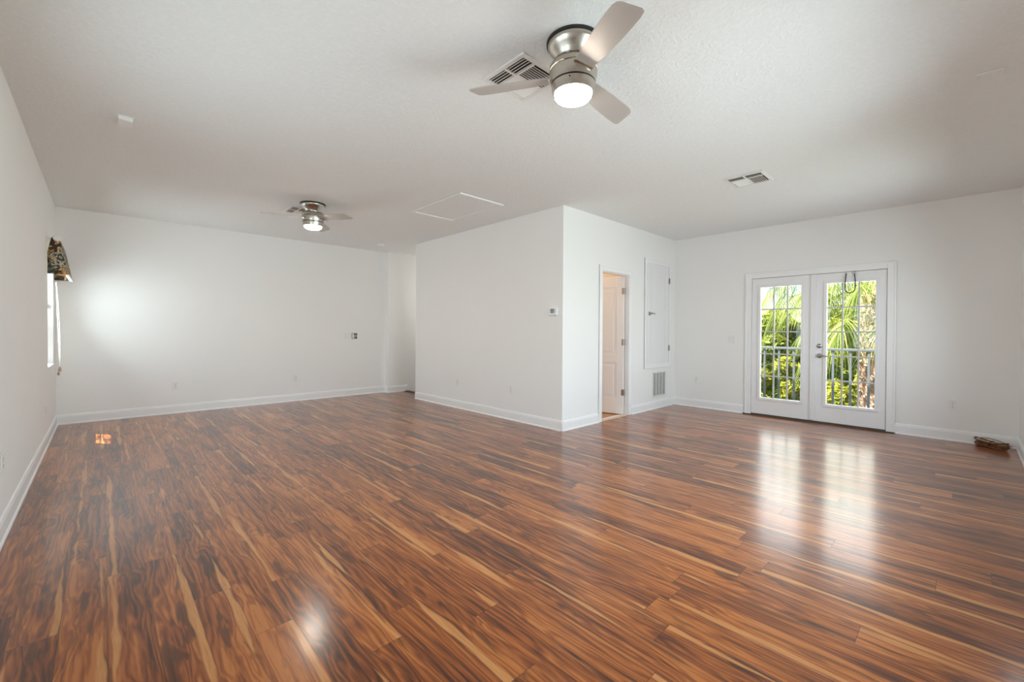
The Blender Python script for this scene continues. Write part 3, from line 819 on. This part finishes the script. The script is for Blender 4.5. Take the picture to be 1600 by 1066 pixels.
th = thing('thermostat', (XB, 3.487, 1.456), RX, 'small white thermostat with a dark display near the corner of the closet block', 'thermostat')
a = MB(); a.box(-.070, .070, -.026, 0, -.050, .050); a.build('body', MAT['plate'], th, bevel=.010, seg=4)
a = MB(); a.box(-.032, .026, -.0275, -.026, -.022, .034); a.build('display', MAT['screen'], th)
a = MB(); a.box(.034, .048, -.028, -.026, -.008, .006); a.box(.034, .048, -.028, -.026, .012, .026); a.build('button', MAT['greyplate'], th, bevel=.001)

# ------------------------------------------------------------------ wire loop hung on the glass door, cable bundle
lp = thing('wire_loop', (XD, 1.0, 1.99), 0, 'dark wire loop hung from the top of the right glass door', 'wire')
pts = [(-.006, .046, -.012), (-.020, .050, -.06), (-.022, .055, -.13)]
for i in range(9):
    an = math.pi * i / 8; pts.append((-.022, .004 + .052 * math.cos(an), -.205 - .062 * math.sin(an)))
pts += [(-.022, -.050, -.13), (-.020, -.044, -.06), (-.010, -.036, -.010)]
a = MB(); a.tube(pts, .006, 8); a.build('wire', MAT['wire'], lp, smooth=True)
a = MB(); a.box(-.022, .000, -.052, -.022, -.022, .006); a.build('clip', MAT['chrome'], lp, bevel=.003)
a = MB(); a.lathe([(0, .012), (.005, .010), (.006, .0)], 10, m=Matrix.Translation((-.0005, .046, -.008)) @ Matrix.Rotation(R(-90), 4, 'Y')); a.build('hook', MAT['chrome'], lp)

cbn = thing('cable_bundle', (6.83, -.225, 0), R(50), 'coiled red-brown cable bundle on the floor in the right corner', 'cable')
rnd = random.Random(5)
dirv = Vector((.88, -.47)); a = MB(); b2 = MB()
import math as _m
for k in range(7):
    pts = []
    ra, rb_, ht = .135 + rnd.uniform(-.02, .012), .050 + rnd.uniform(-.015, .012), .010 + .0085 * k
    ph = rnd.uniform(0, 6.28); cx, cy = rnd.uniform(-.01, .01), rnd.uniform(-.008, .008)
    for i in range(40):
        t_ = 2 * math.pi * i / 40
        pin = 1 - .45 * math.exp(-((math.cos(t_)) / .3) ** 2)
        pts.append((cx + ra * math.cos(t_), cy + rb_ * pin * math.sin(t_), max(.008, ht + .006 * math.sin(2 * t_ + ph) + .012 * abs(math.cos(t_)) ** 3)))
    (b2 if k == 5 else a).tube(pts, .0075, 7, closed=True)
a.build('coil', MAT['rust'], cbn, smooth='all'); b2.build('pale_strand', MAT['straw'], cbn, smooth='all')['label'] = 'straw-coloured strand'
a = MB(); a.tube([(-.13, .0, .075), (-.06, .01, .092), (.02, .008, .098), (.09, .0, .09), (.125, -.01, .072)], .0035, 6); a.tube([(-.125, .01, .070), (-.17, .03, .072), (-.21, .05, .066)], .003, 6)
a.build('loose_wire', MAT['rust'], cbn, smooth='all')
a = MB(); a.tube([(0, .038 * math.cos(t_), .036 + .036 * math.sin(t_)) for t_ in [2 * math.pi * i / 20 for i in range(20)]], .005, 6, closed=True); a.build('tie', MAT['black'], cbn, smooth='all')

# closet lamp: flush ceiling light in the small room
cl = thing('closet_ceiling_light', (5.0, 4.45, H), 0, 'warm flush light in the small room beyond the open door', 'ceiling light')
a = MB(); a.lathe([(.15, 0), (.15, -.02), (.14, -.025)], 36); a.build('base', MAT['nickel'], cl, smooth=True)
a = MB(); a.lathe([(.14, -.02), (.13, -.05), (.09, -.075), (0, -.085)], 36); a.build('glass_bowl', mat_emit('warm_bowl', (1, .72, .48), 60), cl, smooth='all')

# ------------------------------------------------------------------ balcony
bb = MB(); bb.box(XD + T, 8.32, -1.6, 3.9, -.26, -.10)
struct(bb.build('balcony_floor', MAT['deck']), 'pale balcony floor outside the glass doors', 'balcony')
rl = thing('balcony_railing', (8.2, 1.2, -.10), 0, 'grey-white metal balcony railing outside the glass doors', 'railing')
a = MB(); a.box(-.032, .032, -2.7, 2.6, 1.035, 1.075); a.build('top_rail', MAT['rail'], rl, bevel=.006)
a = MB(); a.box(-.018, .018, -2.7, 2.6, .08, .11); a.build('bottom_rail', MAT['rail'], rl, bevel=.004)
ys = [2.336 + .2155 * i for i in range(1, 7)] + [2.336, 2.12, 1.904] + [1.385, 1.17, .955] + [.955 - .2155 * i for i in range(1, 9)]
for y in ys:
    a = MB(); a.box(-.014, .014, y - 1.2 - .015, y - 1.2 + .015, .11, 1.035); a.build('baluster', MAT['rail'], rl, bevel=.002)
for y in (1.645, 3.75, -1.45):
    a = MB(); a.box(-.03, .03, y - 1.2 - .03, y - 1.2 + .03, 0, 1.035); a.build('post', MAT['rail'], rl, bevel=.004)

# ------------------------------------------------------------------ planting beyond the balcony
gb_ = MB(); gb_.box(7.2, 90, -40, 60, -3.6, -3.3)
struct(gb_.build('ground', MAT['grass']), 'lawn below the balcony', 'ground')

def leafy_mesh(name, blobs, n, size, mat, parent, seed):
    rnd = random.Random(seed); vs, fs = [], []
    wts = [b[3] ** 2 for b in blobs]
    for _ in range(n):
        cx, cy, cz, r = rnd.choices(blobs, wts)[0][:4]
        while True:
            d = Vector((rnd.uniform(-1, 1), rnd.uniform(-1, 1), rnd.uniform(-1, 1)))
            if .05 < d.length < 1: break
        d.normalize()
        p = Vector((cx, cy, cz)) + d * r * (1 - .45 * rnd.random() ** 2)
        nrm = (d + Vector((rnd.gauss(0, .55), rnd.gauss(0, .55), rnd.gauss(.25, .5)))).normalized()
        a1 = nrm.orthogonal().normalized(); a1.rotate(Matrix.Rotation(rnd.uniform(0, 6.28), 3, nrm))
        b1 = nrm.cross(a1); s = size * rnd.uniform(.6, 1.35); i = len(vs)
        vs += [p - a1 * s, p + b1 * s * .42 + nrm * s * .08, p + a1 * s, p - b1 * s * .42 + nrm * s * .08]
        fs += [(i, i + 1, i + 2, i + 3)]
    me = bpy.data.meshes.new(name); me.from_pydata(vs, [], fs); me.materials.append(mat)
    o = bpy.data.objects.new(name, me); C.objects.link(o); o.parent = parent
    return o
def tree(name, x, y, top, width, mat, n, size, seed, label, cat, group, blobs_n=14, bottom=None, z0=-3.3, squash=1.0):
    rnd = random.Random(seed * 7 + 1)
    o = thing(name, (x, y, z0), rnd.uniform(0, 6), label, cat, group)
    h = top - z0; bl = []
    lo = (bottom - z0) if bottom is not None else h * .25
    for i in range(blobs_n):
        f = (i + .5) / blobs_n; zz = lo + (h - lo) * f
        wr = width * (math.sin(math.pi * min(1, .18 + .82 * (1 - f) ** .8)) * .75 + .25) * .5
        r = width * rnd.uniform(.16, .26) * (1 - .35 * f)
        an = rnd.uniform(0, 6.28); q = max(0, wr - r) * rnd.uniform(.5, 1.1)
        bl.append((q * math.cos(an), q * math.sin(an), min(zz, h - r * .9), r))
    leafy_mesh('foliage', bl, n, size, mat, o, seed)
    a = MB(); a.tube([(0, 0, -.05), (.05, .03, h * .35), (0, .08, h * .7)], [.12 * width * .35 + .03, .09 * width * .3 + .02, .03], 8)
    for k in range(4):
        b = bl[k * 3 % len(bl)]; a.tube([(0.03, .04, h * .4), (b[0] * .6, b[1] * .6, b[2] * .9), (b[0], b[1], b[2])], [.05, .03, .012], 6)
    a.build('trunk', MAT['bark'], o, smooth='all')
    return o
GT = 'trees beyond the balcony'
tree('leafy_tree', 21.0, 5.5, 2.15, 2.9, MAT['leaf_green'], 9000, .15, 11, 'tall bushy green tree at the middle of the left glass door', 'tree', GT, 18)
tree('leafy_tree', 25.5, 7.75, 1.5, 2.6, MAT['leaf_dark'], 7000, .20, 12, 'darker tree at the left edge of the left glass door', 'tree', GT, 16)
tree('leafy_tree', 27.5, 5.75, 1.95, 3.6, MAT['leaf_yellow'], 8000, .18, 13, 'yellow-green tree right of the tall one in the left glass door', 'tree', GT, 16)
tree('leafy_tree', 36.0, 4.7, 3.4, 6.0, MAT['leaf_green'], 7000, .22, 14, 'broad green tree far behind the palm trunk', 'tree', GT, 16)
tree('leafy_tree', 21.5, 3.2, 1.75, 2.6, MAT['leaf_yellow'], 7000, .17, 15, 'yellow-green tree behind the middle of the right glass door', 'tree', GT, 16)
GB = 'shrubs below the balcony'
tree('leafy_shrub', 11.4, 2.95, .62, 1.2, MAT['leaf_yellow'], 8000, .085, 21, 'yellow-green shrub behind the railing at the left glass door', 'shrub', GB, 16, bottom=-2.6)
tree('leafy_shrub', 17.6, 3.35, .95, 1.9, MAT['leaf_green'], 8000, .10, 22, 'green shrub behind the railing between the two glass doors', 'shrub', GB, 16, bottom=-2.6)
tree('leafy_shrub', 13.1, 1.85, .80, 1.5, MAT['leaf_yellow'], 8000, .085, 23, 'yellow-green shrub left of the palm trunk in the right glass door', 'shrub', GB, 16, bottom=-2.6)
tree('leafy_shrub', 12.9, 3.75, .80, 1.2, MAT['leaf_green'], 7000, .10, 24, 'green shrub at the left edge of the left glass door', 'shrub', GB, 16, bottom=-2.6)
tree('leafy_shrub', 19.0, 1.20, .8, 2.2, MAT['leaf_dark'], 6000, .11, 25, 'dark green shrub behind the palm trunk', 'shrub', GB, 14, bottom=-2.6)

def frond_mesh(L, az, el, droop, seed, fan=1.0):
    """costapalmate leaf: curved stalk and a fan of drooping leaflets, as vertex/face lists"""
    rnd = random.Random(seed); vs, fs = [], []
    ca, sa = math.cos(az), math.sin(az); side = Vector((-sa, ca, 0))
    def stalk(t):
        r = L * .95 * t * math.cos(el * (1 - .5 * t)); z = L * (t * math.sin(el) - droop * t * t)
        return Vector((ca * r, sa * r, z))
    K = 10
    for i in range(K):
        p, q = stalk(i / K), stalk((i + 1) / K); wv = .022 * (1 - .6 * i / K)
        j = len(vs); vs.extend([p - side * wv, p + side * wv, q + side * wv * .9, q - side * wv * .9]); fs.append((j, j + 1, j + 2, j + 3))
    n = 38
    for i in range(n):
        f = i / (n - 1) * 2 - 1
        p0 = stalk(.58 + .40 * (1 - abs(f)))
        d0 = (stalk(1.0) - stalk(.8)).normalized()
        ang = f * R(105)
        d = (d0 * math.cos(ang) + side * math.sin(ang) * fan + Vector((0, 0, .12))).normalized()
        ll = L * (.62 - .14 * abs(f)) * rnd.uniform(.85, 1.12); wd = .011 * L + .004
        prev = None; pos = p0.copy(); dd = d.copy(); S_ = 5
        perp = dd.cross(Vector((0, 0, 1)));
        perp = perp.normalized() if perp.length > .05 else side
        tw = rnd.uniform(-.5, .5)
        perp = (perp * math.cos(tw) + dd.cross(perp) * math.sin(tw)).normalized()
        for s_ in range(S_ + 1):
            wv = wd * (1 - (s_ / S_) ** 1.6) * .5 + .0015
            j = len(vs); vs.extend([pos - perp * wv, pos + perp * wv])
            if prev is not None: fs.append((prev, prev + 1, j + 1, j))
            prev = j
            dd = (dd + Vector((0, 0, -.30 - rnd.random() * .16))).normalized(); pos = pos + dd * ll / S_
    return vs, fs
def palm(x, y, ztop, trunk_r, nf, L, seed, label, z0=-3.3, tilt=0.0, lo=-.5, hi=1.25):
    rnd = random.Random(seed)
    o = thing('palm_tree', (x, y, z0), 0, label, 'palm tree', 'palm trees')
    h = ztop - z0
    a = MB(); a.tube([(0, 0, -.05)] + [(.03 * math.sin(i), .03 * math.cos(i * 1.3), h * i / 8) for i in range(1, 9)], [trunk_r * 1.1] + [trunk_r * .85] * 7 + [trunk_r * .7], 14)
    # criss-crossed leaf bases on the trunk
    nb_ = int(h * 34)
    for k in range(nb_):
        th_ = k * 2.39996; z = .2 + (h - .25) * k / nb_
        for sg in (-1, 1):
            mm = Matrix.Translation((0, 0, z)) @ Matrix.Rotation(th_, 4, 'Z') @ Matrix.Translation((trunk_r * .9, 0, 0)) @ Matrix.Rotation(R(sg * 24), 4, 'X') @ Matrix.Rotation(R(16), 4, 'Y')
            ln = rnd.uniform(.16, .26)
            a.box(-.020, .016, -.030, .030, 0, ln, mm)
    a.build('trunk', MAT['boot'], o)
    for k in range(nf):
        az = k * 2.39996 + rnd.uniform(-.2, .2); el = lo + (hi - lo) * (k / nf) + rnd.uniform(-.1, .1)
        vs, fs = frond_mesh(L * rnd.uniform(.85, 1.12), az, el, .42 + .25 * rnd.random(), seed * 100 + k)
        me = bpy.data.meshes.new('frond'); me.from_pydata([v + Vector((0, 0, h - .05 - .25 * (1 - k / nf))) for v in vs], [], fs); me.materials.append(MAT['frond'])
        f = bpy.data.objects.new('frond', me); C.objects.link(f); f.parent = o
    return o
palm(10.6, 1.17, 1.95, .155, 26, 1.45, 3, 'palm with a criss-cross brown trunk behind the right glass door', lo=-.2)
palm(15.2, 3.04, 3.75, .15, 24, 1.7, 4, 'palm whose hanging fronds cross the top of the left glass door', lo=-.9, hi=1.1)

hs = thing('house', (34, 11.2, -3.3), R(12), 'pale house wall glimpsed through the trees at the left glass door', 'house')
a = MB(); a.box(-4, 4, -2.2, 2.2, -.02, 4.9); a.build('wall', MAT['stucco'], hs)
a = MB(); a.prism([(-2.8, 0), (2.8, 0), (0, 1.1)], (-4.5, 0, 4.9), (4.5, 0, 4.9)); a.build('roof', MAT['shingle'], hs)
a = MB(); a.box(-4.05, -3.98, -.6, .6, 2.9, 4.1); a.build('window', MAT['screen'], hs)
